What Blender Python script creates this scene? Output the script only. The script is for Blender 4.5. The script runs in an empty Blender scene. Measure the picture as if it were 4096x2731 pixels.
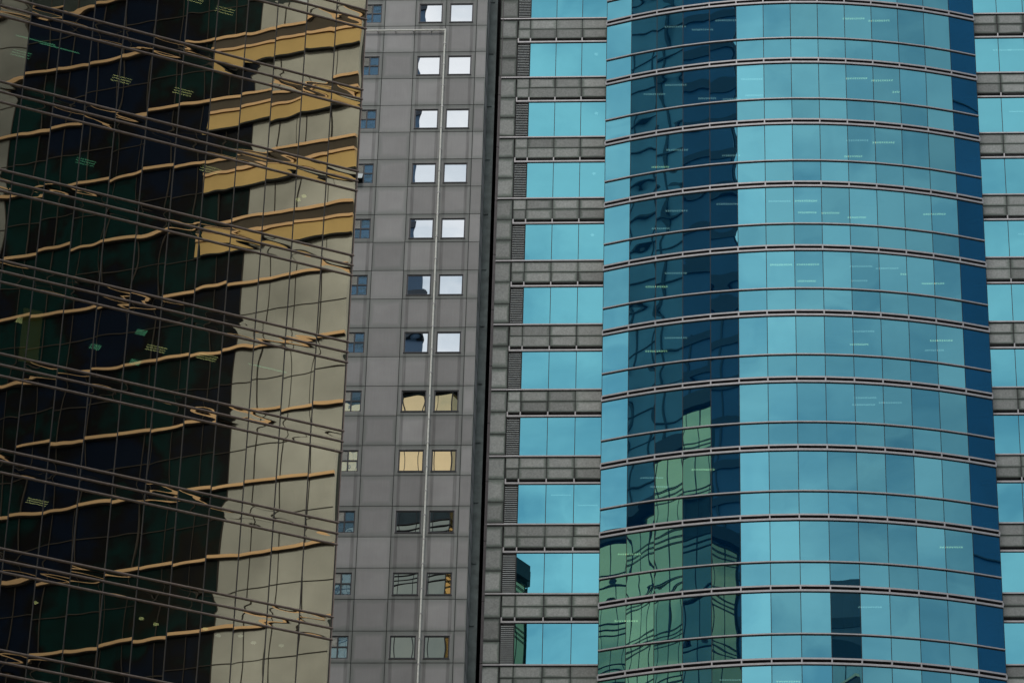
import bpy, math, random
from mathutils import Vector, Matrix
random.seed(7)
R = math.radians
SC = bpy.context.scene
COL = SC.collection
ZC = 1.6                       # camera height above the pavement

# ------------------------------------------------------------------ camera
cam_d = bpy.data.cameras.new("camera"); cam = bpy.data.objects.new("camera", cam_d); COL.objects.link(cam)
cam_d.sensor_width = 36.0; cam_d.lens = 14075.0/4096*36; cam_d.clip_start = 0.5; cam_d.clip_end = 5000
TH, RHO = 0.5285, 0.0291
fw = Vector((0, math.cos(TH), math.sin(TH))); up0 = Vector((0, -math.sin(TH), math.cos(TH))); rt0 = Vector((1, 0, 0))
rt = math.cos(RHO)*rt0 + math.sin(RHO)*up0; up = -math.sin(RHO)*rt0 + math.cos(RHO)*up0
m = Matrix((rt, up, -fw)).transposed().to_4x4(); m.translation = (0, 0, ZC)
cam.matrix_world = m
SC.camera = cam

# ------------------------------------------------------------------ sky, sun, exposure
SUN_EL, SUN_AZ = 52.0, 192.0           # azimuth clockwise from +Y
w = bpy.data.worlds.new("World"); SC.world = w; w.use_nodes = True
nt = w.node_tree; nt.nodes.clear()
out = nt.nodes.new("ShaderNodeOutputWorld"); bg = nt.nodes.new("ShaderNodeBackground"); bg.inputs[1].default_value = 0.1
sky = nt.nodes.new("ShaderNodeTexSky"); sky.sky_type = 'NISHITA'; sky.sun_disc = False
sky.sun_elevation = R(SUN_EL); sky.sun_rotation = R(SUN_AZ); sky.dust_density = 2.0
tc = nt.nodes.new("ShaderNodeTexCoord")
mp = nt.nodes.new("ShaderNodeMapping"); mp.inputs['Scale'].default_value = (1.0, 1.0, 1.8)
nz = nt.nodes.new("ShaderNodeTexNoise"); nz.inputs['Scale'].default_value = 13; nz.inputs['Detail'].default_value = 7; nz.inputs['Roughness'].default_value = .55
nz.inputs['Distortion'].default_value = .4
cr = nt.nodes.new("ShaderNodeValToRGB"); cr.color_ramp.elements[0].position = .36; cr.color_ramp.elements[1].position = .60
cr.color_ramp.elements[0].color = (4.3, 5.7, 6.7, 1); cr.color_ramp.elements[1].color = (10.4, 10.6, 10.6, 1)
# cloud deck is darker towards the east
dot = nt.nodes.new("ShaderNodeVectorMath"); dot.operation = 'DOT_PRODUCT'
se, sa = R(20), R(125)
dot.inputs[1].default_value = (math.cos(se)*math.sin(sa), math.cos(se)*math.cos(sa), math.sin(se))
mr = nt.nodes.new("ShaderNodeMapRange"); mr.inputs['From Min'].default_value = .30; mr.inputs['From Max'].default_value = .97
mr.inputs['To Min'].default_value = 1.06; mr.inputs['To Max'].default_value = .56
sc_ = nt.nodes.new("ShaderNodeVectorMath"); sc_.operation = 'SCALE'
mx = nt.nodes.new("ShaderNodeMix"); mx.data_type = 'RGBA'; mx.inputs[0].default_value = .88
L = nt.links.new
L(tc.outputs['Generated'], mp.inputs[0]); L(mp.outputs[0], nz.inputs['Vector']); L(nz.outputs[0], cr.inputs[0])
L(tc.outputs['Generated'], dot.inputs[0]); L(dot.outputs['Value'], mr.inputs[0])
L(cr.outputs[0], sc_.inputs[0]); L(mr.outputs[0], sc_.inputs['Scale'])
L(sky.outputs[0], mx.inputs[6]); L(sc_.outputs[0], mx.inputs[7]); L(mx.outputs[2], bg.inputs[0]); L(bg.outputs[0], out.inputs[0])
sd = bpy.data.lights.new("sun", 'SUN'); sd.energy = 1.0; sd.angle = R(14); sd.color = (1, .96, .9)
so = bpy.data.objects.new("sun", sd); COL.objects.link(so)
dv = Vector((math.cos(R(SUN_EL))*math.sin(R(SUN_AZ)), math.cos(R(SUN_EL))*math.cos(R(SUN_AZ)), math.sin(R(SUN_EL))))
so.rotation_euler = dv.to_track_quat('Z', 'Y').to_euler(); so.location = (0, -40, 300)
SC.view_settings.view_transform = 'Standard'; SC.view_settings.look = 'None'
SC.view_settings.exposure = 0.0; SC.view_settings.gamma = 1
SC.render.engine = 'CYCLES'
SC.cycles.max_bounces = 8; SC.cycles.glossy_bounces = 5; SC.cycles.transparent_max_bounces = 8

# ------------------------------------------------------------------ helpers
def newmat(name):
    mt = bpy.data.materials.new(name); mt.use_nodes = True; t = mt.node_tree
    b = t.nodes.get('Principled BSDF'); return mt, t, b
def solid(name, col, rough=.6, metal=0., var=.12, scale=3., bump=0.):
    """plain painted or metal surface with slight procedural unevenness"""
    mt, t, b = newmat(name)
    b.inputs['Roughness'].default_value = rough; b.inputs['Metallic'].default_value = metal
    tcn = t.nodes.new('ShaderNodeTexCoord'); n = t.nodes.new('ShaderNodeTexNoise'); n.inputs['Scale'].default_value = scale; n.inputs['Detail'].default_value = 6
    t.links.new(tcn.outputs['Object'], n.inputs['Vector'])
    r = t.nodes.new('ShaderNodeMapRange'); r.inputs['From Min'].default_value = .3; r.inputs['From Max'].default_value = .7
    r.inputs['To Min'].default_value = 1-var; r.inputs['To Max'].default_value = 1+var
    t.links.new(n.outputs[0], r.inputs[0])
    v = t.nodes.new('ShaderNodeVectorMath'); v.operation = 'SCALE'; v.inputs[0].default_value = col
    t.links.new(r.outputs[0], v.inputs['Scale']); t.links.new(v.outputs[0], b.inputs['Base Color'])
    if bump:
        bp = t.nodes.new('ShaderNodeBump'); bp.inputs['Strength'].default_value = bump; bp.inputs['Distance'].default_value = .01
        t.links.new(n.outputs[0], bp.inputs['Height']); t.links.new(bp.outputs[0], b.inputs['Normal'])
    return mt
def stone(name, col, speck=.15, specks=30., dirt=.35, var=.14, streaks=False, rough=.55):
    """cladding panels: a tone per panel (colour attribute), grain, grime at the panel edges, run-off streaks"""
    mt, t, b = newmat(name); N = t.nodes.new; K = t.links.new
    b.inputs['Roughness'].default_value = rough; b.inputs['Specular IOR Level'].default_value = .35
    at = N('ShaderNodeAttribute'); at.attribute_name = 'tone'          # r: tone, g: streak, b: grime
    sp = N('ShaderNodeSeparateColor'); K(at.outputs['Color'], sp.inputs[0])
    tcn = N('ShaderNodeTexCoord'); uv = N('ShaderNodeUVMap'); uv.uv_map = 'panel'
    sx = N('ShaderNodeSeparateXYZ'); K(uv.outputs[0], sx.inputs[0])
    n1 = N('ShaderNodeTexNoise'); n1.inputs['Scale'].default_value = specks; n1.inputs['Detail'].default_value = 3; K(tcn.outputs['Object'], n1.inputs['Vector'])
    n2 = N('ShaderNodeTexNoise'); n2.inputs['Scale'].default_value = .8; n2.inputs['Detail'].default_value = 6; K(tcn.outputs['Object'], n2.inputs['Vector'])
    mpp = N('ShaderNodeMapping'); mpp.inputs['Scale'].default_value = (9, 9, .5); K(tcn.outputs['Object'], mpp.inputs[0])
    n3 = N('ShaderNodeTexNoise'); n3.inputs['Scale'].default_value = 1.6; n3.inputs['Detail'].default_value = 5; K(mpp.outputs[0], n3.inputs['Vector'])
    def M(op, a, bb=None, clamp=False, c=None):
        q = N('ShaderNodeMath'); q.operation = op; q.use_clamp = clamp
        for i, s in enumerate((a, bb, c)):
            if s is None: continue
            if isinstance(s, (int, float)): q.inputs[i].default_value = s
            else: K(s, q.inputs[i])
        return q.outputs[0]
    # base tone factor
    tone = M('ADD', 1-var, M('MULTIPLY', sp.outputs[0], 2*var))
    g1 = M('MULTIPLY_ADD', M('SUBTRACT', n1.outputs[0], .5), speck*4, False, 1.0)
    g2 = M('MULTIPLY_ADD', M('SUBTRACT', n2.outputs[0], .5), .45, False, 1.0)
    g3 = M('MULTIPLY_ADD', M('SUBTRACT', n3.outputs[0], .5), .16, False, 1.0)
    f = M('MULTIPLY', M('MULTIPLY', tone, g1), M('MULTIPLY', g2, g3))
    # grime near panel edges
    ex = M('MINIMUM', sx.outputs[0], M('SUBTRACT', 1, sx.outputs[0])); ey = M('MINIMUM', sx.outputs[1], M('SUBTRACT', 1, sx.outputs[1]))
    e = M('MINIMUM', ex, M('MULTIPLY', ey, .7))
    ed = M('SUBTRACT', 1, M('DIVIDE', e, M('MULTIPLY_ADD', n2.outputs[0], .34, False, -.04)), True)
    ed = M('MULTIPLY', M('MULTIPLY', ed, sp.outputs[2]), dirt)
    f = M('MULTIPLY', f, M('SUBTRACT', 1, ed))
    # run-off from the window corners: two dark bands down the panel
    if streaks:
        def band(c, wd):
            d = M('ABSOLUTE', M('SUBTRACT', sx.outputs[0], c)); return M('SUBTRACT', 1, M('SMOOTH_MAX', 0, M('DIVIDE', M('SUBTRACT', d, wd*.55), wd*.5), True, .02), True)
        s = M('MAXIMUM', band(.15, .065), band(.86, .065))
        s = M('MULTIPLY', M('MULTIPLY', s, sp.outputs[1]), M('MULTIPLY_ADD', n3.outputs[0], 1.1, True, -.12))
        f = M('MULTIPLY', f, M('SUBTRACT', 1, M('MULTIPLY', s, .8)))
    v = N('ShaderNodeVectorMath'); v.operation = 'SCALE'; v.inputs[0].default_value = col; K(f, v.inputs['Scale'])
    # a little green algae where grime is
    mxx = N('ShaderNodeMix'); mxx.data_type = 'RGBA'; mxx.blend_type = 'MULTIPLY'; mxx.inputs[7].default_value = (.84, 1.0, .9, 1)
    K(M('MULTIPLY', ed, 1.6, True), mxx.inputs[0]); K(v.outputs[0], mxx.inputs[6]); K(mxx.outputs[2], b.inputs['Base Color'])
    bp = N('ShaderNodeBump'); bp.inputs['Strength'].default_value = .25; bp.inputs['Distance'].default_value = .004
    K(n1.outputs[0], bp.inputs['Height']); K(bp.outputs[0], b.inputs['Normal'])
    return mt
def glass(name, mirror, through, body, wt=.2, wb=.1, dirt=0.):
    """coated glazing: tinted mirror coat + see-through share + body tint of the glass itself"""
    mt, t, b = newmat(name); t.nodes.remove(b); N = t.nodes.new; K = t.links.new
    o = t.nodes.get('Material Output')
    g = N('ShaderNodeBsdfGlossy'); g.inputs['Roughness'].default_value = 0.0
    at = N('ShaderNodeAttribute'); at.attribute_name = 'tone'; sp = N('ShaderNodeSeparateColor'); K(at.outputs['Color'], sp.inputs[0])
    v = N('ShaderNodeVectorMath'); v.operation = 'SCALE'; v.inputs[0].default_value = mirror
    r = N('ShaderNodeMapRange'); r.inputs['To Min'].default_value = .84; r.inputs['To Max'].default_value = 1.16
    K(sp.outputs[0], r.inputs[0])
    tcn = N('ShaderNodeTexCoord'); n = N('ShaderNodeTexNoise'); n.inputs['Scale'].default_value = .9; n.inputs['Detail'].default_value = 8; K(tcn.outputs['Object'], n.inputs['Vector'])
    r2 = N('ShaderNodeMapRange'); r2.inputs['To Min'].default_value = .94; r2.inputs['To Max'].default_value = 1.06; K(n.outputs[0], r2.inputs[0])
    q = N('ShaderNodeMath'); q.operation = 'MULTIPLY'; K(r.outputs[0], q.inputs[0]); K(r2.outputs[0], q.inputs[1])
    K(q.outputs[0], v.inputs['Scale']); K(v.outputs[0], g.inputs['Color'])
    tr = N('ShaderNodeBsdfTransparent'); tr.inputs[0].default_value = (*through, 1)
    d = N('ShaderNodeBsdfDiffuse'); d.inputs[0].default_value = (*body, 1)
    m1 = N('ShaderNodeMixShader'); m1.inputs[0].default_value = wt; K(g.outputs[0], m1.inputs[1]); K(tr.outputs[0], m1.inputs[2])
    m2 = N('ShaderNodeMixShader'); m2.inputs[0].default_value = wb; K(m1.outputs[0], m2.inputs[1]); K(d.outputs[0], m2.inputs[2])
    K(m2.outputs[0], o.inputs[0])
    return mt
def emit(name, col, st):
    mt, t, b = newmat(name)
    b.inputs['Base Color'].default_value = (.6, .6, .6, 1); b.inputs['Emission Color'].default_value = (*col, 1); b.inputs['Emission Strength'].default_value = st
    return mt

class MB:
    """collects boxes / quads / tubes into one mesh, with a per-panel tone attribute and a per-panel UV"""
    def __init__(s): s.v = []; s.f = []; s.t = []; s.uv = []; s.sm = []
    def quad(s, pts, tone=(.5, 0, 0), uv=((0, 0), (1, 0), (1, 1), (0, 1)), smooth=False):
        n = len(s.v); s.v += [tuple(p) for p in pts]; s.f.append((n, n+1, n+2, n+3)[:len(pts)]); s.t.append(tone); s.uv.append(uv[:len(pts)]); s.sm.append(smooth)
    def box(s, x0, x1, y0, y1, z0, z1, tone=(.5, 0, 0)):
        a = [(x0, y0, z0), (x1, y0, z0), (x1, y1, z0), (x0, y1, z0), (x0, y0, z1), (x1, y0, z1), (x1, y1, z1), (x0, y1, z1)]
        for q in ((0, 1, 5, 4), (1, 2, 6, 5), (2, 3, 7, 6), (3, 0, 4, 7), (4, 5, 6, 7), (3, 2, 1, 0)): s.quad([a[i] for i in q], tone)
    def prism(s, poly, z0, z1, tone=(.5, 0, 0)):
        n = len(poly)
        for i in range(n):
            (xa, ya), (xb, yb) = poly[i], poly[(i+1) % n]; s.quad([(xa, ya, z0), (xb, yb, z0), (xb, yb, z1), (xa, ya, z1)], tone)
        for z, o in ((z1, 1), (z0, -1)):
            b = len(s.v); s.v += [(x, y, z) for x, y in poly]; s.f.append(tuple(range(b, b+n))[::o]); s.t.append(tone); s.uv.append(tuple((0, 0) for _ in poly)); s.sm.append(False)
    def tube(s, p0, p1, r, n=8, tone=(.5, 0, 0), caps=True):
        p0, p1 = Vector(p0), Vector(p1); d = (p1-p0).normalized(); a = d.orthogonal().normalized(); c = d.cross(a)
        ring = [(math.cos(2*math.pi*i/n)*a + math.sin(2*math.pi*i/n)*c)*r for i in range(n)]
        for i in range(n):
            j = (i+1) % n; s.quad([p0+ring[i], p0+ring[j], p1+ring[j], p1+ring[i]], tone, smooth=True)
        if caps:
            for p, o in ((p0, -1), (p1, 1)):
                b = len(s.v); s.v += [tuple(p+q) for q in ring]; s.f.append(tuple(range(b, b+n))[::o]); s.t.append(tone); s.uv.append(tuple((0, 0) for _ in ring)); s.sm.append(False)
    def build(s, name, mat, parent=None, loc=(0, 0, 0), rz=0., bevel=0.):
        me = bpy.data.meshes.new(name); me.from_pydata(s.v, [], s.f)
        ca = me.color_attributes.new('tone', 'FLOAT_COLOR', 'CORNER'); uvl = me.uv_layers.new(name='panel')
        i = 0
        for f, t, u in zip(s.f, s.t, s.uv):
            for k in range(len(f)):
                ca.data[i].color = (*t, 1); uvl.data[i].uv = u[k]; i += 1
        me.polygons.foreach_set('use_smooth', s.sm)
        me.materials.append(mat); me.update()
        o = bpy.data.objects.new(name, me); COL.objects.link(o)
        o.location = loc; o.rotation_euler = (0, 0, rz)
        if parent: o.parent = parent
        return o
def capped(name, items, mat, parent, cap=100):
    """items: (order key, MB, loc, rz); the first hundred are parts of their own, the rest one part"""
    items = sorted(items, key=lambda q: q[0])
    for _, mb, loc, rz in items[:cap]: mb.build(name, mat, parent, loc, rz)
    if items[cap:]:
        a = MB()
        for _, mb, loc, rz in items[cap:]:
            n = len(a.v); c, q = math.cos(rz), math.sin(rz)
            a.v += [(x*c-y*q+loc[0], x*q+y*c+loc[1], z+loc[2]) for x, y, z in mb.v]; a.f += [tuple(i+n for i in f) for f in mb.f]
            a.t += mb.t; a.uv += mb.uv; a.sm += mb.sm
        o = a.build(name, mat, parent); o['kind'] = 'stuff'
def thing(name, label, cat, loc, rz=0., group=None):
    o = bpy.data.objects.new(name, None); COL.objects.link(o); o.location = loc; o.rotation_euler = (0, 0, rz)
    o['label'] = label; o['category'] = cat
    if group: o['group'] = group
    return o
def wavy(s, w_, h_, nx, nz, amp, rnd, tone=.5, x0=0., z0=0., tilt=.0006, y=0., pil=1., flip=1):
    """one sheet of glass, bowed and rippled by fractions of a millimetre; front faces -Y (flip=-1: +Y)"""
    k = [rnd.uniform(.6, 1.5)*rnd.choice((-1, -1, -1, 1))*pil, rnd.uniform(-1, 1), rnd.uniform(-1, 1), rnd.uniform(-1, 1), rnd.uniform(0, 6.3), rnd.uniform(0, 6.3), rnd.uniform(1.2, 2.4), rnd.uniform(1., 2.2)]
    tx, tz = rnd.gauss(0, tilt), rnd.gauss(0, tilt); edge = rnd.uniform(-.8, .8)*pil
    def D(a, b):   # a,b in 0..1
        u, v = 2*a-1, 2*b-1
        d = k[0]*(1-u*u)*(1-v*v) + .5*k[1]*u*v + .32*k[2]*math.sin(k[6]*2*u+k[4])*(1-.6*v*v) + .36*k[3]*math.sin(k[7]*2.2*v+k[5])*(1-.5*u*u)
        return amp*(d+edge*(v**8+.5*u**8))
    base = len(s.v)
    for j in range(nz+1):
        for i in range(nx+1):
            a, b = i/nx, j/nz
            x, z = (a-.5)*w_, (b-.5)*h_
            s.v.append((x0+x*flip, y-flip*(D(a, b)+tx*x+tz*z), z0+z))
    for j in range(nz):
        for i in range(nx):
            q = base+j*(nx+1)+i
            s.f.append((q, q+1, q+nx+2, q+nx+1)); s.t.append((tone, 0, 0)); s.uv.append(((0, 0), (1, 0), (1, 1), (0, 1))); s.sm.append(True)

# ------------------------------------------------------------------ materials
M_bluegl = glass('blue_coated_glass', (.20, .585, .69), (.25, .62, .72), (.0, .10, .30), .2, .12)
M_blueflat = glass('teal_coated_glass', (.205, .64, .765), (.25, .62, .72), (.0, .06, .12), .16, .08)
M_bronze = glass('bronze_coated_glass', (.98, .86, .64), (.30, .42, .36), (.01, .014, .016), .15, .04)
M_clear = glass('clear_window_glass', (.92, .96, 1.0), (.5, .55, .55), (.02, .02, .02), .08, .05)
M_clearblue = glass('small_window_glass', (.72, .88, 1.0), (.4, .5, .55), (.25, .45, .62), .08, .30)  # blue body share stands in for the mirrored blue tower
M_alu = solid('aluminium_trim', (.42, .405, .415), .45, .35, .10, 4)
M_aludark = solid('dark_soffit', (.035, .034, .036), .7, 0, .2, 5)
M_joint = solid('black_gasket', (.012, .013, .014), .6)
M_granite = stone('grey_granite_cladding', (.33, .34, .325), .20, 12., 1.0, .30)
M_panel = stone('grey_metal_cladding', (.305, .296, .294), .05, 28., .45, .17, True, .5)
M_frame = solid('dark_window_frame', (.020, .022, .030), .45)
M_slat = solid('pale_louvre_slat', (.62, .66, .66), .45, .1)
M_pipe = solid('weathered_pale_pipe', (.78, .77, .70), .55, 0, .12, 6)
M_rail = solid('bronze_rail', (.26, .20, .17), .45, .3, .2, 8)
M_mull = solid('bronze_mullion', (.022, .018, .017), .55)
M_int = solid('interior_dark', (.035, .05, .05), .9)
M_ceil = solid('interior_ceiling', (.16, .18, .17), .9)
M_blind = solid('window_blind', (.42, .38, .36), .9)
M_green = solid('green_grey_wall', (.13, .155, .148), .7, 0, .35, 2.)
M_brown = solid('brown_downpipe', (.085, .07, .075), .5, 0, .25, 3.)
M_lightw = emit('office_light_white', (1, .84, .68), 1.3)
M_lighty = emit('office_light_yellow', (1, .80, .36), 2.6)
M_lightg = emit('office_light_green', (.35, 1, .6), 1.4)
M_asph = solid('asphalt', (.05, .05, .05), .9, 0, .2, .6)
M_pave = solid('paving', (.22, .21, .2), .85, 0, .15, 1.5)

# ------------------------------------------------------------------ ground
g = MB(); g.quad([(-900, -900, 0), (900, -900, 0), (900, 900, 0), (-900, 900, 0)]); g = g.build('ground', M_pave); g['kind'] = 'structure'
g = MB(); g.quad([(-400, -12, .004), (400, -12, .004), (400, 60, .004), (-400, 60, .004)]); g = g.build('road', M_asph); g['kind'] = 'structure'

# ==================================================================== 1. BLUE TOWER (flat wing + curved bay)
AC = -0.0692; DC = 154.075; FH = 3.8; HC = 112.1347 + ZC          # glass top of row 0
blue = thing('office_tower', 'blue glass office tower with a curved bay between flat granite-banded wings', 'building', (0, DC, 0), AC)
rb = random.Random(11)
UC, WC, GH = .5221, 1.3778, 2.1725
XL, XR = -1.09, 36.33
BX0, BX1 = 4.74, 23.30                                              # the curved bay covers this stretch
NR = (-2, 12)
cols_l = [UC, UC+WC, UC+2*WC, UC+3*WC]
cols_r = [25.29-WC] + [25.29+WC*i for i in range(0, 9)]
# facade rows
for k in range(NR[0], NR[1]):
    zt = HC-k*FH
    for side, (a, b) in (('l', (XL, BX0)), ('r', (BX1, XR))):
        # sill trim under the glass, head rail over the next glass
        zb = zt-GH
        t = MB(); t.box(a if side == 'l' else a, b, -.09, .05, zb-.075, zb-.003); t.build('sill_trim', M_alu, blue)
        t = MB(); a2 = -.155 if side == 'l' else a
        t.box(a2, b, -.07, .05, zt+.035, zt+.125); t.build('head_rail', M_alu, blue)
        # two courses of granite between
        t = MB(); zs1 = zb-.115; zs0 = zt-FH+.33
        cc = ([-.14]+cols_l) if side == 'l' else [a]+cols_r
        cc = [c for c in cc if c <= b]+([b] if side == 'l' else [])
        zm = (zs1+zs0)/2
        for i in range(len(cc)-1):
            for z0, z1 in ((zm+.018, zs1), (zs0, zm-.018)):
                tn = (rb.random(), 0, rb.uniform(.3, 1)); t.box(cc[i]+.018, cc[i+1]-.018, -.03, .12, z0, z1, tn)
        t.build('granite_spandrel', M_granite, blue)
    # granite pier at the left
    t = MB()
    zs = [zb-.115, zb-.115-1.185, zt-FH+.33-.0-1.25+.0, zt-FH-GH+.03]
    zs = [zt-GH-.115, zt-FH+.30, zt-FH-.96, zt-FH-GH+.03]
    for i in range(3): t.box(XL, -.19, -.035, .12, zs[i+1]+.03, zs[i], (rb.random(), 0, rb.uniform(.6, 1)))
    t.build('granite_pier', M_granite, blue)
    # bracket posts in the dark slot
    for c in [-.125]+cols_l[:3]+cols_r[1:3]:
        t = MB(); t.box(c-.032, c+.032, -.06, .10, zt+.128, zt+.327); t.build('bracket', M_alu, blue)
    # louvre
    lv = MB()
    n = 20; x0, x1 = -.13, UC-.035
    for i in range(n):
        z = zt-GH+.05+i*(GH-.06)/n; lv.quad([(x0, -.02, z-.005), (x1, -.02, z-.005), (x1, .03, z+.030), (x0, .03, z+.030)]); lv.quad([(x0, -.02, z-.024), (x1, -.02, z-.024), (x1, -.02, z-.004), (x0, -.02, z-.004)])
    lv = lv.build('louvre', M_slat, blue)
    t = MB(); t.box(x0, x1, .10, .12, zt-GH, zt); t.build('louvre_back', M_joint, lv)
# continuous dark backing behind flat facade joints (real recess)
for k in range(NR[0]-1, NR[1]):
    zt = HC-k*FH; zb = zt-GH
    for a, b in ((-.14, BX0), (BX1, XR)): t = MB(); t.box(a, b, .122, .3, zt-FH+.0, zb); t.build('spandrel_backing', M_joint, blue)
t = MB(); t.box(XL+.02, -.142, .122, .3, .5, HC+2*FH); t.build('pier_backing', M_joint, blue)
# vertical mullions of the flat wings
for c in cols_l[:3]+cols_r[1:]:
    t = MB(); t.box(c-.016, c+.016, -.012, .06, HC-11*FH, HC+2*FH); t.build('mullion', M_joint, blue)
# flat glass: individual sheets
for k in range(NR[0]+1, NR[1]):
    zt = HC-k*FH
    for i, cset in enumerate((cols_l, cols_r[0:4])):
        for c0, c1 in zip(cset[:-1], cset[1:]):
            if c0 > BX0 and c1 < BX1: continue
            t = MB(); wavy(t, c1-c0-.032, GH, 10, 12, .00035, rb, rb.uniform(.4, .62), tilt=.0006)
            t.build('window_pane', M_blueflat, blue, ((c0+c1)/2, 0, zt-GH/2))
    t = MB()
    for c0, c1 in zip(cols_r[3:-1], cols_r[4:]): wavy(t, c1-c0-.03, GH, 3, 3, .0004, rb, .5, x0=(c0+c1)/2, z0=zt-GH/2)
    t.build('ribbon_window', M_blueflat, blue)

# curved bay -----------------------------------------------------------
bcx, bcy, BR, ph0, dph, hA = 15.9402, 175.8792, 26.09, -0.4522, 0.0541, 105.0042
ca, sa_ = math.cos(AC), math.sin(AC)
def w2b(x, y):  # world -> tower frame
    y -= DC; return (x*ca+y*sa_, -x*sa_+y*ca)
def bayp(i, r=0.):
    a = ph0+i*dph; return w2b(bcx+(BR+r)*math.sin(a), bcy-(BR+r)*math.cos(a))
HB = hA+ZC                                                        # top of a ring's upper rail
def ring(s, r0, r1, z0, z1, i0=0, i1=14):
    """faceted band following the bay"""
    for i in range(i0, i1):
        a, b, c, d = bayp(i, r1), bayp(i+1, r1), bayp(i+1, r0), bayp(i, r0); s.prism([a, b, c, d], z0, z1)
def pane_at(i):
    a, b = bayp(i), bayp(i+1); return ((a[0]+b[0])/2, (a[1]+b[1])/2), math.hypot(b[0]-a[0], b[1]-a[1]), math.atan2(b[1]-a[1], b[0]-a[0])
extra = MB(); extraS = MB()
brk, bp1, bp2 = [], [], []
for k in range(-2, 10):
    zr = HB-(k-1)*FH if False else HB - k*FH
    t = MB(); ring(t, -.06, .045, zr-.088, zr); t.build('upper_ring_rail', M_alu, blue)
    t = MB(); ring(t, -.06, .08, zr-.355, zr-.255); t.build('lower_ring_rail', M_alu, blue)
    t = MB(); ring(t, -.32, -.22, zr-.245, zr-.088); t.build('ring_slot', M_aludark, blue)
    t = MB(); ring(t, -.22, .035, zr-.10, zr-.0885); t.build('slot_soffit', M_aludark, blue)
    for i in range(15):
        t = MB(); x, y = bayp(i, .05); a = ph0+i*dph-AC; dx, dy = math.cos(a)*.033, math.sin(a)*.033; bx, by = bayp(i, -.22)
        t.prism([(x-dx, y-dy), (x+dx, y+dy), (bx+dx, by+dy), (bx-dx, by-dy)], zr-.2455, zr-.0875); brk.append((-k, t, (0, 0, 0), 0))
    t = MB(); ring(t, -.05, .07, zr-2.585, zr-2.525); t.build('sill_rail', M_alu, blue)
    t = MB(); ring(t, -.05, .015, zr-2.640, zr-2.597); t.build('gasket_line', M_joint, blue); t = MB(); ring(t, -.05, .02, zr-.395, zr-.357); t.build('gasket_line', M_joint, blue)
    for i in range(14):
        (x, y), wd, rz = pane_at(i)
        big = 1 <= i <= 4
        tn = min(1, max(0, .5+rb.gauss(0, .24))) + (.0 if i != 5 else .25)
        if k in (3, 4) and 5 < i < 8: tn += .2
        amp = .0007 if i <= 4 else .00045
        if k > 8 or k < -1: dst = extra
        else: dst = None
        zc, hh = zr-.395-(2.525-.395)/2, 2.525-.395
        t = MB(); wavy(t, wd-.034, hh, 12, 14, amp, rb, tn, tilt=.0008)
        bp1.append((-k, t, (x, y, zc), rz))
        zc, hh = zr-2.64-(FH-2.64)/2, FH-2.64
        t = MB(); wavy(t, wd-.034, hh, 12, 8, amp*.8, rb, min(1, max(0, .44+rb.gauss(0, .22))), tilt=.0008)
        bp2.append((-k, t, (x, y, zc), rz))
capped('ring_bracket', brk, M_alu, blue); capped('bay_window_pane', bp1, M_bluegl, blue); capped('bay_spandrel_pane', bp2, M_bluegl, blue)
for i in range(15):
    x, y = bayp(i, -.004); a = ph0+i*dph-AC
    t = MB(); t.box(-.015, .015, 0, .06, HB-10*FH, HB+2*FH); t.build('bay_mullion', M_joint, blue, (x, y, 0), a)
for i, nm in ((0, 'l'), (14, 'r')):
    p_, q_ = bayp(i), bayp(i, -.01); t = MB()
    yb = .5
    xx = p_[0]+(.02 if i == 0 else -.02)
    t.box(min(xx, xx+(.06 if i == 0 else -.06)), max(xx, xx+(.06 if i == 0 else -.06)), p_[1]+.06, yb, HB-10*FH, HB+2*FH); t.build('bay_return', M_joint, blue)
# floors, ceilings, lights behind the bay and wings
for k in range(-2, 11):
    zr = HB-k*FH
    poly = [bayp(i, -.33) for i in range(15)]; poly = poly+[(poly[-1][0], 7), (poly[0][0], 7)]
    t = MB(); t.prism(poly, zr-.38, zr-.05); t.build('ceiling_slab', M_ceil, blue)
    z2 = HC-k*FH
    for a, b in ((-.1, BX0-.1), (BX1+.1, 34)):
        t = MB(); t.box(a, b, .32, 8, z2+.02, z2+.35); t.build('ceiling_slab', M_ceil, blue)
t = MB(); t.box(XL+.05, XR-.1, 8.05, 30, 0, HC+3*FH); t.build('core_wall', M_int, blue)
t = MB()
poly = [bayp(i, -.05) for i in range(15)]; t.prism(poly+[(poly[-1][0], 29), (poly[0][0], 29)], .2, HB-10*FH-.05)
t.box(XL, BX0-.02, .0, 29.9, .2, HC-11*FH+.0); t.box(BX1+.02, XR, 0, 29.9, .2, HC-11*FH)
t.build('lower_floors', M_aludark, blue)
t = MB(); t.box(XL, XR, .2, 29.8, HC+2*FH+.05, HC+2*FH+1.2); t.build('roof_storey', M_granite, blue)
t = MB(); t.box(XL, XL+.16, .31, 29.7, 1, HC+2*FH); t.build('side_wall', M_granite, blue); t = MB(); t.box(XR-.16, XR, .31, 29.7, 1, HC+2*FH); t.build('side_wall', M_granite, blue)
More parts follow.
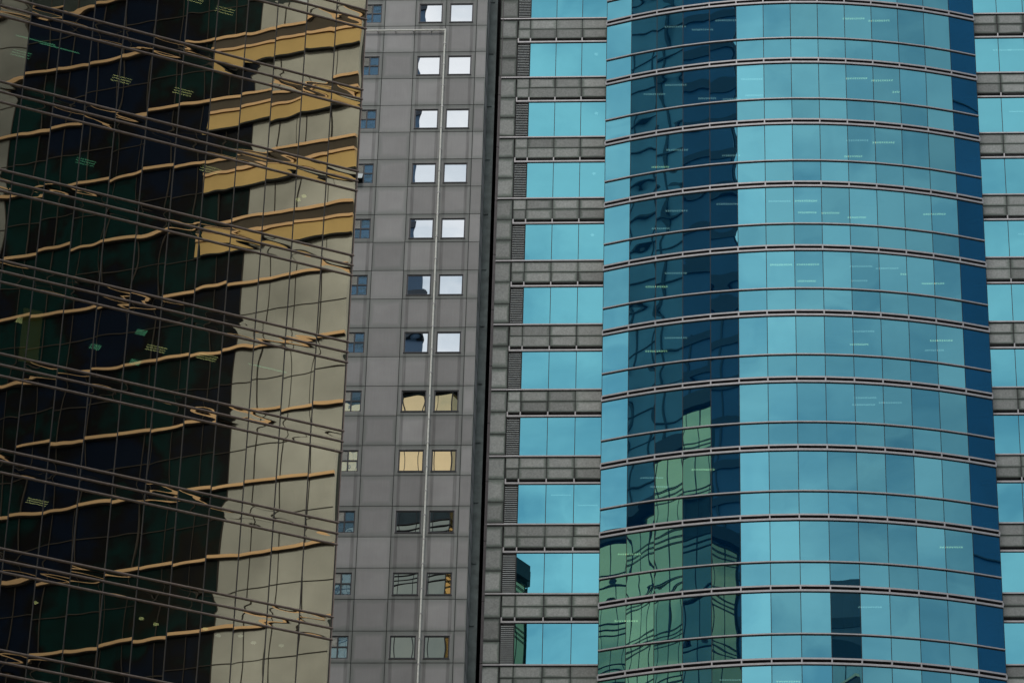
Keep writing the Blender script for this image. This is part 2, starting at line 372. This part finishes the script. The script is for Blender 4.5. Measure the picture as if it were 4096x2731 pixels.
# light strips seen through the glass  (floor k counted from the ring above, bay position, depth)
lights = {-0: [(5, .9), (5, 2.4), (9.2, .8), (10.2, .8), (1.3, 1.2), (2.2, .7), (3.2, 2.3), (4.2, 2.6), (11.3, 1.6)],
          -1: [(2, .8), (3, 1.4), (4.1, .8), (9, .8), (10, .8)],
          1: [(9.1, .9), (10.2, .9), (9.2, 2.4), (1.1, 2.4), (2.1, 1.1), (4.2, 2.2)],
          2: [(6, .9), (7, .9), (7.4, 2.0), (8, 2.0), (1.2, 2.4), (2.1, 1.0), (4.1, .9), (12.2, 1.2), (9.5, 2.3)],
          3: [(6.1, .9), (7.1, .9), (9.1, .9), (10.1, .9), (11.1, 1.2), (12.2, 1.8), (1.1, 1.9), (2.1, .9), (7.1, 2.5), (9.4, 2.3)],
          4: [(9.1, .9), (9.2, 2.2), (12.2, 1.), (12.2, 2.), (1.1, 1.9), (2.1, .9)],
          5: [(9.1, .9), (9.3, 1.6), (10.1, 1.2)], 6: [(3.2, 1.0), (1.2, 1.2), (1.5, 2.2)], 7: [(12.9, 1.3), (.3, 1.6)], 8: [(9, 1.), (.4, 1.2)], 9: [(6.2, 1.4), (4.2, 1.0), (12.2, 1.)]}
for k, ls in lights.items():
    zr = HB-k*FH
    for pos, dep in ls:
        i = int(pos); fr = pos-i
        a = ph0+(i+.5+fr*.2)*dph; x, y = w2b(bcx+(BR-.35-dep)*math.sin(a), bcy-(BR-.35-dep)*math.cos(a))
        t = MB(); ln = 1.15 if dep < 2 else .95
        for r_ in range(10):
            xx = -ln/2+ln*r_/10
            for yy in (-.06, .02): t.box(xx, xx+ln/10*.7, yy, yy+.04, 0, .02)
        t.build('ceiling_light', M_lighty if rb.random() < .4 else M_lightw, blue, (x, y, zr-.42), 0)
for k, u, d in ((1, 4.0, .9), (2, 4.05, .9), (3, 3.98, .9), (4, 3.95, .9), (8, 2.6, .9), (8, 3.9, 2.0), (1, 25.6, .9), (1, 26.4, .9), (0, 26., .9), (2, 26.3, 1.1), (4, 26.4, 1.1), (8, 25.9, 1.3)):
    t = MB()
    if u < 4.2 and k < 8:
        for q in range(8):
            a0, a1 = q*math.pi/4, (q+1)*math.pi/4; t.quad([(0, 0, -.01), (.09*math.cos(a0), .09*math.sin(a0), 0), (.09*math.cos(a1), .09*math.sin(a1), 0)])
        t.tube((0, 0, 0), (0, 0, .05), .09, 10)
    else:
        for r_ in range(8): t.box(-.5+r_*.125, -.5+r_*.125+.1, -.04, .04, 0, .02)
    t.build('ceiling_light', M_lightw, blue, (u, .1+d, HC-k*FH-.05))
# blinds drawn in a few bays
for k, i, fr in ((5, 7, 1.), (3, 8, 1.), (0, 8, .55), (1, 7, .0), (4, 8, .5), (6, 9, .3), (2, 9, .4), (3, 11, .6), (7, 3, .2), (0, 11, .8)):
    if fr <= 0: continue
    (x, y), wd, rz = pane_at(i); zr = HB-k*FH
    t = MB(); ht = 2.1*fr; t.box(-wd/2+.05, wd/2-.05, .12, .14, -ht, 0); t.build('window_blind', M_blind, blue, (x, y, zr-.4), rz)

# ==================================================================== 2. GREY PANELLED TOWER
DS = DC-2.0; HS = 108.150+ZC; PR = 1.6829
grey = thing('clad_tower', 'grey panelled tower with small square windows and a thin pale pipe down its face', 'building', (0, DS, 0), AC)
rg = random.Random(5)
US = [-1.80, -2.365, -4.00, -5.62, -7.25, -8.89, -10.5]
bigwin = [(-5.43, -4.19), (-3.80, -2.57)]; smallw = (-8.44, -7.42)
t = MB(); rows = range(-4, 26)
wallmb = MB()
for r_ in rows:
    z1 = HS-PR*(r_-1)-.0; z0 = z1-PR          # panel r_ = 1: HS..HS-PR
    winrow = (r_ % 2 == 0)
    for ci in range(6):
        x1, x0 = US[ci], US[ci+1]
        tn = (rg.random(), 1.0 if (ci in (1, 2, 4) and not winrow) else (.55 if ci in (1, 2) else 0), rg.uniform(.2, .8))
        gx = .016; a0, a1, b0, b1 = x0+gx, x1-gx, z0+gx, z1-gx
        hole = None
        if winrow:
            if ci == 2: hole = bigwin[0]
            if ci == 1: hole = bigwin[1]
            if ci == 4: hole = smallw
        if hole is None:
            wallmb.quad([(a0, 0, b0), (a1, 0, b0), (a1, 0, b1), (a0, 0, b1)], tn)
            for q in ([(a0, .05, b0), (a0, .05, b1), (a0, 0, b1), (a0, 0, b0)], [(a1, .05, b1), (a1, .05, b0), (a1, 0, b0), (a1, 0, b1)], [(a0, .05, b1), (a1, .05, b1), (a1, 0, b1), (a0, 0, b1)], [(a1, .05, b0), (a0, .05, b0), (a0, 0, b0), (a1, 0, b0)]): wallmb.quad(q, tn)
        else:
            h0, h1 = hole; zt = z1-.245; zb = zt-1.205
            tn = (tn[0]*.6, .6, .9)
            def sub(xa, xb, za, zb_):
                uvf = lambda x, z: ((x-a0)/(a1-a0), (z-b0)/(b1-b0))
                wallmb.quad([(xa, 0, za), (xb, 0, za), (xb, 0, zb_), (xa, 0, zb_)], tn, (uvf(xa, za), uvf(xb, za), uvf(xb, zb_), uvf(xa, zb_)))
            sub(a0, h0, b0, b1); sub(h1, a1, b0, b1); sub(h0, h1, zt, b1); sub(h0, h1, b0, zb)
            for q in ([(h0, 0, zb), (h0, .16, zb), (h0, .16, zt), (h0, 0, zt)], [(h1, .16, zb), (h1, 0, zb), (h1, 0, zt), (h1, .16, zt)], [(h0, 0, zb), (h1, 0, zb), (h1, .16, zb), (h0, .16, zb)], [(h0, .16, zt), (h1, .16, zt), (h1, 0, zt), (h0, 0, zt)]): wallmb.quad(q, tn)
            # the window
            if ci != 4:
                wn = MB(); f = .062
                wn.box(h0, h1, .03, .10, zt-f, zt-.002); wn.box(h0, h1, .03, .10, zb+.002, zb+f); wn.box(h0+.002, h0+f, .03, .10, zb+f, zt-f); wn.box(h1-f, h1-.002, .03, .10, zb+f, zt-f)
                wn = wn.build('window', M_frame, grey)
                t = MB(); wavy(t, h1-h0-2*f, zt-zb-2*f, 10, 10, .00035, rg, .5, tilt=.0004, pil=.8)
                t.build('pane', M_clear, wn, ((h0+h1)/2, .06, (zt+zb)/2))
                t = MB(); t.box(h0-.02, h1+.02, -.035, .02, zb-.035, zb+.0); t.build('sill', M_frame, wn)
            else:
                wn = MB(); f = .055; xm, zm = (h0+h1)/2, (zt+zb)/2+.02
                wn.box(h0, h1, .03, .10, zt-f, zt-.002); wn.box(h0, h1, .03, .10, zb+.002, zb+f); wn.box(h0+.002, h0+f, .03, .10, zb+f, zt-f); wn.box(h1-f, h1-.002, .03, .10, zb+f, zt-f)
                wn.box(xm-.035, xm+.035, .028, .10, zb+f, zt-f); wn.box(h0+f, h1-f, .026, .10, zm-.035, zm+.035)
                wn = wn.build('small_window', M_frame, grey)
                opened = (r_ == 6)
                for (xa, xb, za, zb2) in ((xm+.035, h1-f, zm+.035, zt-f), (xm+.035, h1-f, zb+f, zm-.035), (h0+f, xm-.035, zb+f, zm-.035)):
                    if opened and xb < xm:
                        t = MB(); t.box(-(xb-xa)/2, (xb-xa)/2, -.02, .01, -(zm-zb)+.05, 0); o = t.build('open_sash', M_slat, wn, ((xa+xb)/2, .02, zm-.035)); o.rotation_euler = (R(-35), 0, 0); continue
                    t = MB(); wavy(t, xb-xa, zb2-za, 7, 7, .0006, rg, rg.uniform(.3, .7), tilt=.002); t.build('pane', M_clearblue, wn, ((xa+xb)/2, .06, (za+zb2)/2))
                t = MB()
                for q in range(8):
                    z = zm+.05+q*(zt-f-zm-.05)/8; t.quad([(h0+f, .035, z), (xm-.035, .035, z), (xm-.035, .06, z+.035), (h0+f, .06, z+.035)])
                t.build('vent_louvre', M_pipe, wn)
wallmb.build('cladding', M_panel, grey)
# dark sheathing behind the open joints (with the window voids left clear)
t = MB(); ZT, ZB = HS+5*PR, HS-25*PR
def sheath(x0, x1, z0, z1): t.box(x0, x1, .055, .15, z0, z1)
for a, b in ((US[-1], smallw[0]-.003), (smallw[1]+.003, bigwin[0][0]-.003), (bigwin[0][1]+.003, bigwin[1][0]-.003), (bigwin[1][1]+.003, US[0]-.01)): sheath(a, b, ZB, ZT)
for r_ in rows:
    if r_ % 2 == 0:
        z1 = HS-PR*(r_-1); zt = z1-.245; zbn = zt-2*PR
        for a, b in (smallw, bigwin[0], bigwin[1]): sheath(a, b, zbn+.003, zt-1.205-.003)
t.build('sheathing', M_joint, grey)
# rooms behind the windows
t = MB(); t.box(US[-1], US[0]-.1, .9, 1.0, ZB, ZT); t.build('room_back_wall', M_int, grey)
# side wall, set-back strip
t = MB()
for r_ in rows:
    z1 = HS-PR*(r_-1); tn = (rg.random(), 0, .8); x = US[0]-.017
    t.quad([(x, .03, z1-PR+.02), (x, 1.9, z1-PR+.02), (x, 1.9, z1-.02), (x, .03, z1-.02)], tn)
t.build('side_wall', M_panel, grey)
t = MB(); t.box(US[0]-.12, US[0]-.03, .06, 25, 0, ZT); t.build('side_sheathing', M_joint, grey)
t = MB(); t.box(US[0]-.1, -1.43, 1.95, 2.3, 0, ZT); t.build('recessed_wall', M_green, grey)
t = MB()
for r_ in range(-2, 13): z = HS-PR*2*r_-.5; t.box(US[0]-.1, -1.57, 1.90, 1.95, z, z+.06)
t.build('recess_ledge', M_green, grey)
t = MB(); t.box(US[0]-.4, 3, 9.0, 9.3, 0, ZT); t.build('dark_gap_backing', M_joint, grey)  # black sheet deep in the gap, put there as its shade
t = MB(); t.box(US[-1]-12, US[0]-.2, 1.1, 25, 0, ZT-.1); t.box(US[-1]-12, US[-1], .0, 1.0, 0, ZT); t.build('body', M_green, grey)
t = MB(); t.box(US[-1]-12, US[0], .0, .9, 0, ZB-.02); t.build('lower_cladding', M_panel, grey)
# brown downpipe boxed beside the blue tower
dp = MB()
z = 1.0
while z < 106.2+ZC: dp.box(-1.235, -1.165, 1.88, 2.1, z, min(z+3.3, 106.2+ZC)-.03); dp.box(-1.158, -1.105, 1.9, 2.1, z, min(z+3.3, 106.2+ZC)-.05); z += 3.3
dp.build('downpipe_casing', M_brown, grey)
t = MB(); t.box(-1.13, -1.095, 1.9, 2.1, 106.2+ZC, ZT); t.build('flashing', M_brown, grey)
# pale pipe: across, then down
pp = MB(); hp = 107.79+ZC; px = -4.0
pp.tube((-9.5, -.13, hp), (px, -.13, hp), .045, 10); pp.tube((px, -.13, hp+.045), (px, -.13, 40), .045, 10)
pp = pp.build('pipe', M_pipe, grey)
t = MB(); z = hp-.9
while z > 45: t.box(px-.06, px+.06, -.18, .0, z, z+.05); z -= 1.33
for i in range(6): x = px-.75-i*.95; t.box(x, x+.04, -.18, 0, hp-.06, hp+.06)
t.build('pipe_clamps', M_alu, pp)

# ==================================================================== 3. BRONZE GLASS TOWER
AL = 0.3916; SB = .907; DL = 116.4223*SB; HL = 81.4655*SB+ZC; FB = 3.8*SB; G1 = .4441*SB; WM = 1.2128*SB; U0 = -6.6767*SB
bron = thing('bronze_glass_tower', 'bronze mirror glass tower banded with triple horizontal rails at each floor', 'building', (0, DL, 0), AL)
rz_ = random.Random(23)
NM = 14
GT = FB-2*G1
sp_, tl_ = [], []
for k in range(-1, 10):
    zr = HL-k*FB
    for j in range(3):
        t = MB(); t.tube((U0-NM*WM-1, -.022, zr-j*G1), (U0+.07, -.024, zr-j*G1), .033, 10)
        t.box(U0-NM*WM-1, U0+.02, -.02, .01, zr-j*G1-.012, zr-j*G1+.012)
        t.build('rail', M_rail, bron)
    # spandrel glass between the rails, strongly rippled
    for j in range(2):
        for mI in range(NM):
            t = MB(); wavy(t, WM-.03, G1-.03, 14, 7, .00062, rz_, rz_.uniform(.35, .6), tilt=.0011)
            sp_.append((mI+10*abs(k-4.4), t, (U0-(mI+.5)*WM, 0, zr-(j+.5)*G1), 0))
    # tall sheets below the lowest rail of this floor
    zc = zr-2*G1-GT/2
    for mI in range(NM):
        t = MB(); wavy(t, WM-.03, GT-.03, 14, 20, max(.0003, rz_.gauss(.0005, .00018)), rz_, rz_.uniform(.35, .65), tilt=.00042, pil=rz_.choice((-1, 1, .4)))
        tl_.append((mI+20*(k < 0 or k > 8)+20*(mI > 10), t, (U0-(mI+.5)*WM, 0, zc), 0))
capped('spandrel_glass', sp_, M_bronze, bron); capped('window_pane', tl_, M_bronze, bron)
for mI in range(NM+1):
    x = U0-mI*WM
    t = MB(); t.box(x-.014, x+.014, -.028, .05, HL-10*FB, HL+2*FB); t.build('mullion', M_mull, bron)
# end post at the corner
t = MB(); t.box(U0+.0145, U0+.05, -.02, .25, HL-10*FB, HL+2*FB); t.build('corner_trim', M_rail, bron)
# interior floors + lights
for k in range(-1, 11):
    zr = HL-k*FB
    t = MB(); t.box(U0-NM*WM, U0-.1, .12, 5.3, zr-1.9*G1, zr-.1*G1); t.build('floor_slab', M_int, bron)
t = MB(); t.box(U0-NM*WM, U0-.1, 5.4, 5.6, 0, HL+2*FB); t.build('core_wall', M_int, bron)
def Blight(k, u, dep, kind, mat):
    zt = HL-k*FB-2*G1-.02; t = MB()
    if kind == 'grid':
        for a in range(6):
            for b in range(6): t.box(-.18+a*.06, -.18+a*.06+.036, -.18+b*.06, -.18+b*.06+.036, 0, .02)
    elif kind == 'strip':
        for a in range(3): t.box(-.34, .34, -.15+a*.15, -.13+a*.15, 0, .02)
    elif kind == 'tube': t.box(-.7, .7, -.02, .02, 0, .02)
    else: t.tube((0, 0, 0), (0, 0, .03), .09, 10)
    t.build('ceiling_light', mat, bron, (u, dep, zt-.06))
def BU(mm): return U0-mm*WM
for k, mm, dep, kind, mat in ((0, 10.7, 1.2, 'grid', M_lightg), (0, 9.3, 1.6, 'grid', M_lightg), (1, 10.8, 1.8, 'strip', M_lightg), (1, 10.6, .8, 'tube', M_lightg), (1, 9.8, .9, 'tube', M_lightg), (2, 8.3, 2.2, 'strip', M_lightg),
                              (4, 6.3, 1.0, 'grid', M_lightg), (4, 7.3, 2.6, 'grid', M_lightg), (4, 5.9, 3.0, 'grid', M_lightg), (4, 9.8, 2.0, 'grid', M_lighty), (4, 2.1, 1.4, 'tube', M_lightg),
                              (0, 5.6, .8, 'strip', M_lighty), (0, 4.5, 1.0, 'strip', M_lighty), (1, 5.5, 1.6, 'strip', M_lighty), (1, 7.5, 1.8, 'strip', M_lighty), (4, 5.6, 1.8, 'strip', M_lighty), (4, 4.0, 1.6, 'strip', M_lighty),
                              (6, 8.9, 1.3, 'strip', M_lighty), (2, 1.4, 1.0, 'can', M_lighty), (2, 1.5, 1.3, 'can', M_lighty), (2, 4.6, .8, 'strip', M_lighty),
                              (7, 1.2, 1., 'can', M_lightw), (7, 2.0, 1.2, 'can', M_lightw), (7, 2.5, .9, 'can', M_lightw), (7, 3.1, 1.2, 'can', M_lightw), (7, 3.6, .9, 'can', M_lighty), (7, 5.0, 1.3, 'can', M_lighty), (7, 5.5, 1.1, 'can', M_lighty), (7, 8.6, 1.5, 'can', M_lighty)):
    Blight(k, BU(mm), dep, kind, mat)
# room lit yellow: its light is put into a glowing wall
t = MB(); t.box(BU(10)+.06, BU(9.35), 1.2, 1.25, HL-4*FB-2*G1-GT+.02, HL-4*FB-2*G1-.03); t.build('glowing_room_wall', emit('yellow_wall_glow', (.85, .62, .12), .22), bron)
# main volume: sides and back carry the same curtain wall
M_bback = glass('bronze_glass_rear', (.90, .65, .35), (.3, .4, .3), (.45, .34, .12), .0, .25)
TOPM = 111.8+ZC; TOPE = 102.7+ZC
t = MB()
VB = 7.0; UE = -7.6; UW = -44.0
def facade(s, p, q, z0, z1, fl, seed=3):
    """curtain wall strip from p to q (tower frame), outward normal to the right of p->q"""
    rr = random.Random(seed)
    d = Vector((q[0]-p[0], q[1]-p[1])); Ln = d.length; d /= Ln; nrm = Vector((d.y, -d.x)); n = max(1, round(Ln/WM)); wv = Ln/n
    return d, nrm, n, wv, rr
def clad_face(nm, p, q, z0, z1, par, mat, mrail, mm):
    d, nrm, n, wv, rr = facade(None, p, q, z0, z1, FB)
    g_ = MB(); a_ = MB(); r_ = MB()
    ang = math.atan2(d.y, d.x)
    zk = HL-math.floor((HL-z0)/FB)*FB
    z = zk
    Ln = n*wv
    while z < z1+.01:
        zz1 = min(z+FB-2*G1, z1-1.2)
        for i in range(n):
            x0 = (i+.5)*wv
            if zz1-z > .5: wavy(g_, wv-.03, zz1-z, 6, 8, .0004, rr, .5, x0=x0, z0=(z+zz1)/2, tilt=.001)
            if z-2*G1 > z0: wavy(g_, wv-.03, 2*G1, 6, 5, .0005, rr, .4, x0=x0, z0=z-G1, tilt=.0006)
        for j in range(3): r_.tube((0, -.06, z-j*G1), (Ln, -.06, z-j*G1), .032, 6)
        z += FB
    for i in range(n+1): a_.box(i*wv-.017, i*wv+.017, -.03, .04, z0, z1)
    if abs(z1-103.59) > .1: a_.box(0, Ln, -.35, .1, z1-1.0, z1)
    g_.build('curtain_glass', mat, par, (p[0], p[1], 0), ang)
    a_.build('frame_grid', mm, par, (p[0], p[1], 0), ang)
    r_.build('rear_rails', mrail, par, (p[0], p[1], 0), ang)
z0f = HL-10*FB
XF = U0-NM*WM
for nm, p, q, za, zb in (('front_west', (UW, .0), (XF-.03, .0), 30, TOPM),
                         ('back', (UE, VB), (UE+.37*(-33-UE), VB+.37*(12.2-VB)), 103.6, TOPM), ('back', (UE+.37*(-33-UE), VB+.37*(12.2-VB)), (-33, 12.2), 30, TOPM), ('back', (-33, 12.2), (-43, 22.5), 30, TOPM), ('end_main', (UE, 3.0), (UE, VB), 60, TOPM),
                         ('end', (U0, .3), (U0-.3, 6.0), 30, TOPE), ('back_east', (U0-.3, 6.0), (UE, 6.0), 30, TOPE)):
    clad_face(nm, p, q, za, zb, bron, M_bback, M_mull, M_mull)
M_bdark = glass('rear_glass_dark_reflection', (.26, .27, .22), (.1, .1, .1), (.015, .02, .015), .0, .2)  # darker copy of the rear glass, a dark reflection put into its tint
clad_face('back_low', (UE, VB), (UE+.37*(-33-UE), VB+.37*(12.2-VB)), 30, 103.59, bron, M_bdark, M_mull, M_mull)
clad_face('front_top', (UE-4, 0.0), (U0, 0.0), HL+2*FB, TOPE, bron, M_bback, M_mull, M_mull)
clad_face('front_top', (UW, 0.02), (UE-4, 0.02), TOPE-3, TOPM, bron, M_bback, M_mull, M_mull)
t = MB(); t.prism([(UE-.1, 6.2), (UE-.1, VB-.15), (-16.9, 8.75), (-16.9, 6.2)], 0, TOPM-.5); t.prism([(-17, 6.2), (-17, 8.78), (-33, 12.05), (-43, 22.3), (UW+.2, 22.3), (UW+.2, 6.2)], 0, TOPM-.5)
t.box(UE-.05, U0-.45, 3.3, 5.9, 0, TOPE-.5); t.box(UW+.1, XF-.2, .1, 6.15, 0, TOPM-.4); t.box(XF-.15, UE-.15, .35, 6.1, HL+3*FB, TOPM-.55)
t.box(XF-.1, U0-.1, .1, 5.9, .5, HL-10*FB-.2); t.build('body', M_int, bron)

# ==================================================================== 4. NEIGHBOURS ACROSS THE STREET (seen mirrored)
# striped tower mirrored in the bronze glass
A2 = R(90-25.3); QQ = .70; s_ = SB*QQ
nx_, ny_ = -math.sin(AL), math.cos(AL); dV = 2*DL*ny_; VX, VY = dV*nx_, dV*ny_      # mirror point of the street corner
strp = thing('banded_tower', 'tall glass tower with painted dark and pale reflections and copper floor bands mirrored in the bronze glass', 'building', (VX+QQ*(70*SB-VX), VY+QQ*(4*SB-VY), 0), A2)
r2 = random.Random(9)
def dark_reflection_glazing():
    mt, t, b = newmat('painted_dark_reflection'); N = t.nodes.new; K = t.links.new
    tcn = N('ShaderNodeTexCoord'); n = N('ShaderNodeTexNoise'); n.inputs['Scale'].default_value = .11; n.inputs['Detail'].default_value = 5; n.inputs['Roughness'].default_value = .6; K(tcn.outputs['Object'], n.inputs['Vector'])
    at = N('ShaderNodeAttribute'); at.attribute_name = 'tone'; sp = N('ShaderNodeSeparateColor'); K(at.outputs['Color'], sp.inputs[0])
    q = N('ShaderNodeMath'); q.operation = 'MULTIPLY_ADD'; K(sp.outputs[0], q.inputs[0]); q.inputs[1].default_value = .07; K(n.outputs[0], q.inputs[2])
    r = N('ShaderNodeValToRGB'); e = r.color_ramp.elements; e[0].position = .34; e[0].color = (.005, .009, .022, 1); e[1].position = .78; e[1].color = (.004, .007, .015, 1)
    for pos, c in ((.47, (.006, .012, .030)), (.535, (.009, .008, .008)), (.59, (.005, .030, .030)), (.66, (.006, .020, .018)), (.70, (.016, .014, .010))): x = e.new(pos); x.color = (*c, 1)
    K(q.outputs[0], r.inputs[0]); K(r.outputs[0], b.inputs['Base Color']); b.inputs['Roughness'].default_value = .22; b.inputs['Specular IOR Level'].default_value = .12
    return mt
M_dkg = dark_reflection_glazing()  # mottled colours stand in for dark surroundings mirrored in this tower's panes
M_pale = solid('painted_sky_reflection', (.50, .495, .455), .20, .6, .30, .22)  # pale grey painted in for sky mirrored in the tower's glass
M_copper = solid('copper_band', (.92, .60, .34), .38, 1.0, .08, .5)
M_copperp = solid('ochre_panel', (.72, .50, .22), .38, 1.0, .10, .5)
M_umber = solid('umber_band', (.11, .085, .06), .6, 0, .15, .5)
M_thin = solid('umber_joint', (.040, .031, .025), .6)
Z0, Z1, Z1R = 30, 116.4, 111.9
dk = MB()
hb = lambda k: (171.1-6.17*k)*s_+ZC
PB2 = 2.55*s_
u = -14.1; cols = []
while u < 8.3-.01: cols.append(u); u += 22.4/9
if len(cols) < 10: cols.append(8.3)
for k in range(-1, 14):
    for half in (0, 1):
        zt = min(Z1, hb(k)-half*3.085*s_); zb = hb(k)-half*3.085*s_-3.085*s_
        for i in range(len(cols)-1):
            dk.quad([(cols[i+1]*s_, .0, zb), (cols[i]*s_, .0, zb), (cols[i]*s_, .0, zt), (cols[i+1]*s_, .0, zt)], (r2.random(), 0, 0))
dk.build('dark_reflection_glazing', M_dkg, strp)
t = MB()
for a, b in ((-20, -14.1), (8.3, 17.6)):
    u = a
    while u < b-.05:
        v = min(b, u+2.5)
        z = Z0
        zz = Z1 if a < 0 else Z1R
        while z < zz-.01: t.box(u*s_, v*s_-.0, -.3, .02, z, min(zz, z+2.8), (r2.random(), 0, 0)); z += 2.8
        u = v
t.build('pale_reflection_glazing', M_pale, strp)
t = MB(); us = [-19.5, -18, -16.2]+cols+[10.7, 13.0, 15.3]
for u in us: t.box(u*s_-.02, u*s_+.02, .0, .05, Z0, Z1 if u < 8.4 else Z1R)
t.build('vertical_joints', M_thin, strp)
def hband(name, mat, a, b, d, z0, z1):
    z1 = min(z1, Z1-.3)
    if z1 > Z1R-.1:
        if a >= 4*s_: z1 = Z1R-.1
        else: b = min(b, 8.3*s_)
    if z1-z0 < .04: return
    t = MB(); t.box(a, b, .0, d, z0, z1); t.build(name, mat, strp)
for k in range(-1, 14):
    z = hb(k); a, b = -20*s_, 17.6*s_
    hband('copper_band', M_copper, a, b, .20, z-.27*s_, z)
    hband('painted_shadow_strip', M_thin, a, b, .15, z-.34*s_, z-.275*s_); hband('floor_joint', M_thin, a, b, .045, z-3.085*s_-.022, z-3.085*s_+.022)  # dark strip under each band, its shadow given as colour
    if k <= 3:
        a = 4.13*s_
        hband('umber_band', M_umber, a, b, .12, z-1.35*s_, z-.345*s_)
        hband('copper_band', M_copper, a, b, .28, z-1.62*s_, z-1.36*s_)
        hband('ochre_panel', M_copperp, a, b, .20, z-3.08*s_, z-1.66*s_)
        hband('painted_shadow_strip', M_joint, a, b, .24, z-3.24*s_, z-3.09*s_); hband('painted_shadow_strip', M_joint, a, b, .24, z-1.655*s_, z-1.625*s_)
t = MB(); t.box(-19.9*s_, 17.5*s_, -8, -.35, 0, Z1R-.02); t.box(-19.9*s_, 8.25*s_, -8, -.35, Z1R-.02, Z1); t.box(-20*s_, 17.6*s_, -.35, 0, 0, Z0-.01); t.build('body', M_int, strp)

# dark and teal towers mirrored in the curved bay
def grid_tower(name, label, x0, x1, y, depth, H, matwall, matband, fl, bay, bandh, az=0., crown=None, band_col=None, matcol=None):
    rt_ = thing(name, label, 'building', ((x0+x1)/2, y, 0), R(az)); W_ = (x1-x0)/2
    t = MB(); t.box(-W_, W_, -depth, 0, 0, H); t.build('wall', matwall, rt_)
    t = MB(); z = fl
    while z < H: t.box(-W_-.1, W_+.1, -depth-.1, .14, z, z+bandh); z += fl
    t.build('floor_bands', matband, rt_)
    t = MB(); n = int(2*W_/bay)
    for i in range(n+1): x = -W_+i*2*W_/n; t.box(x-.09, x+.09, -.02, .10, 0, H)
    t.build('piers', matcol or matband, rt_)
    return rt_
M_t2 = solid('dark_blue_cladding', (.034, .080, .140), .5, 0, .2, .2)
M_t2b = solid('black_blue_band', (.012, .02, .03), .5)
M_t1 = solid('teal_grey_cladding', (.15, .22, .25), .55, 0, .3, .15)
M_t1b = solid('teal_grey_joint', (.02, .03, .03), .6)
T2 = thing('dark_tower', 'dark blue stepped tower with black floor bands mirrored in the left of the curved bay', 'building', (-33.15, 60, 0), 0)
tiers = ((0, 150, 12.95), (150, 154.5, 12.75), (154.5, 158.5, 12.0), (158.5, 196, 11.85))
t = MB()
for z0, z1, xr in tiers: t.prism([(-12.85, 0), (-12.85, -22), (xr-7.7, -22), (xr, 0)], z0, z1)
t.build('wall', M_t2, T2)
for z0, z1, xr in tiers:
    t = MB(); z = z0+1.4
    while z < z1-.9: t.prism([(-12.95, .15), (-12.95, -22.1), (xr-7.5, -22.1), (xr+.16, .15)], z, z+.8); z += 3.6
    if t.v: t.build('floor_bands', M_t2b, T2)
t = MB()
for i in range(9): x = -12.85+i*2.95; t.box(x-.08, x+.08, -.02, .1, 0, 150)
t.build('piers', M_t2b, T2)
T1 = grid_tower('slab_tower', 'teal grey slab tower with a fine joint grid mirrored at the left of the bay', -80, -47, 60, 22, 200, M_t1, M_t1b, 3.4, 2.6, .10)
T3 = grid_tower('corner_tower', 'dark tower mirrored in the last pane of the curved bay', 73.5, 100, 88, 8, 195, solid('navy_cladding', (.02, .11, .24), .4, 0, .15, .2), M_t2b, 40, 15, .1)
# slim tower mirrored low in the bay
sl = thing('slim_tower', 'slim tower with a round drum top and flared ledges mirrored low in the bay', 'building', (32.5, 20, 0), R(5))
M_sl = solid('charcoal_cladding', (.10, .105, .11), .6, 0, .2, .4)
t = MB(); t.tube((0, 0, 131), (0, 0, 139.5), 2.6, 24); t.tube((0, 0, 139.5), (0, 0, 140.2), 2.9, 24); t.build('drum', M_sl, sl)
t = MB(); t.tube((0, 0, 105), (0, 0, 131), 3.4, 24); t.box(-5.5, 5.5, -4, 4, 0, 117); t.build('shaft', M_sl, sl)
t = MB()
for z, r_ in ((131, 3.9), (127.5, 3.7), (124, 4.6), (117.0, 6.0)): t.tube((0, 0, z), (0, 0, z+.5), r_, 24)
t.box(2.5, 4.9, -1, 1, 129, 131); t.build('ledges', M_t1, sl)
t = MB()
for z in (135.6, 133.2, 122.4, 119.5): t.tube((0, 0, z), (0, 0, z+.9), 3.5 if z < 131 else 2.66, 24)
t.build('window_rings', M_t1b, sl)
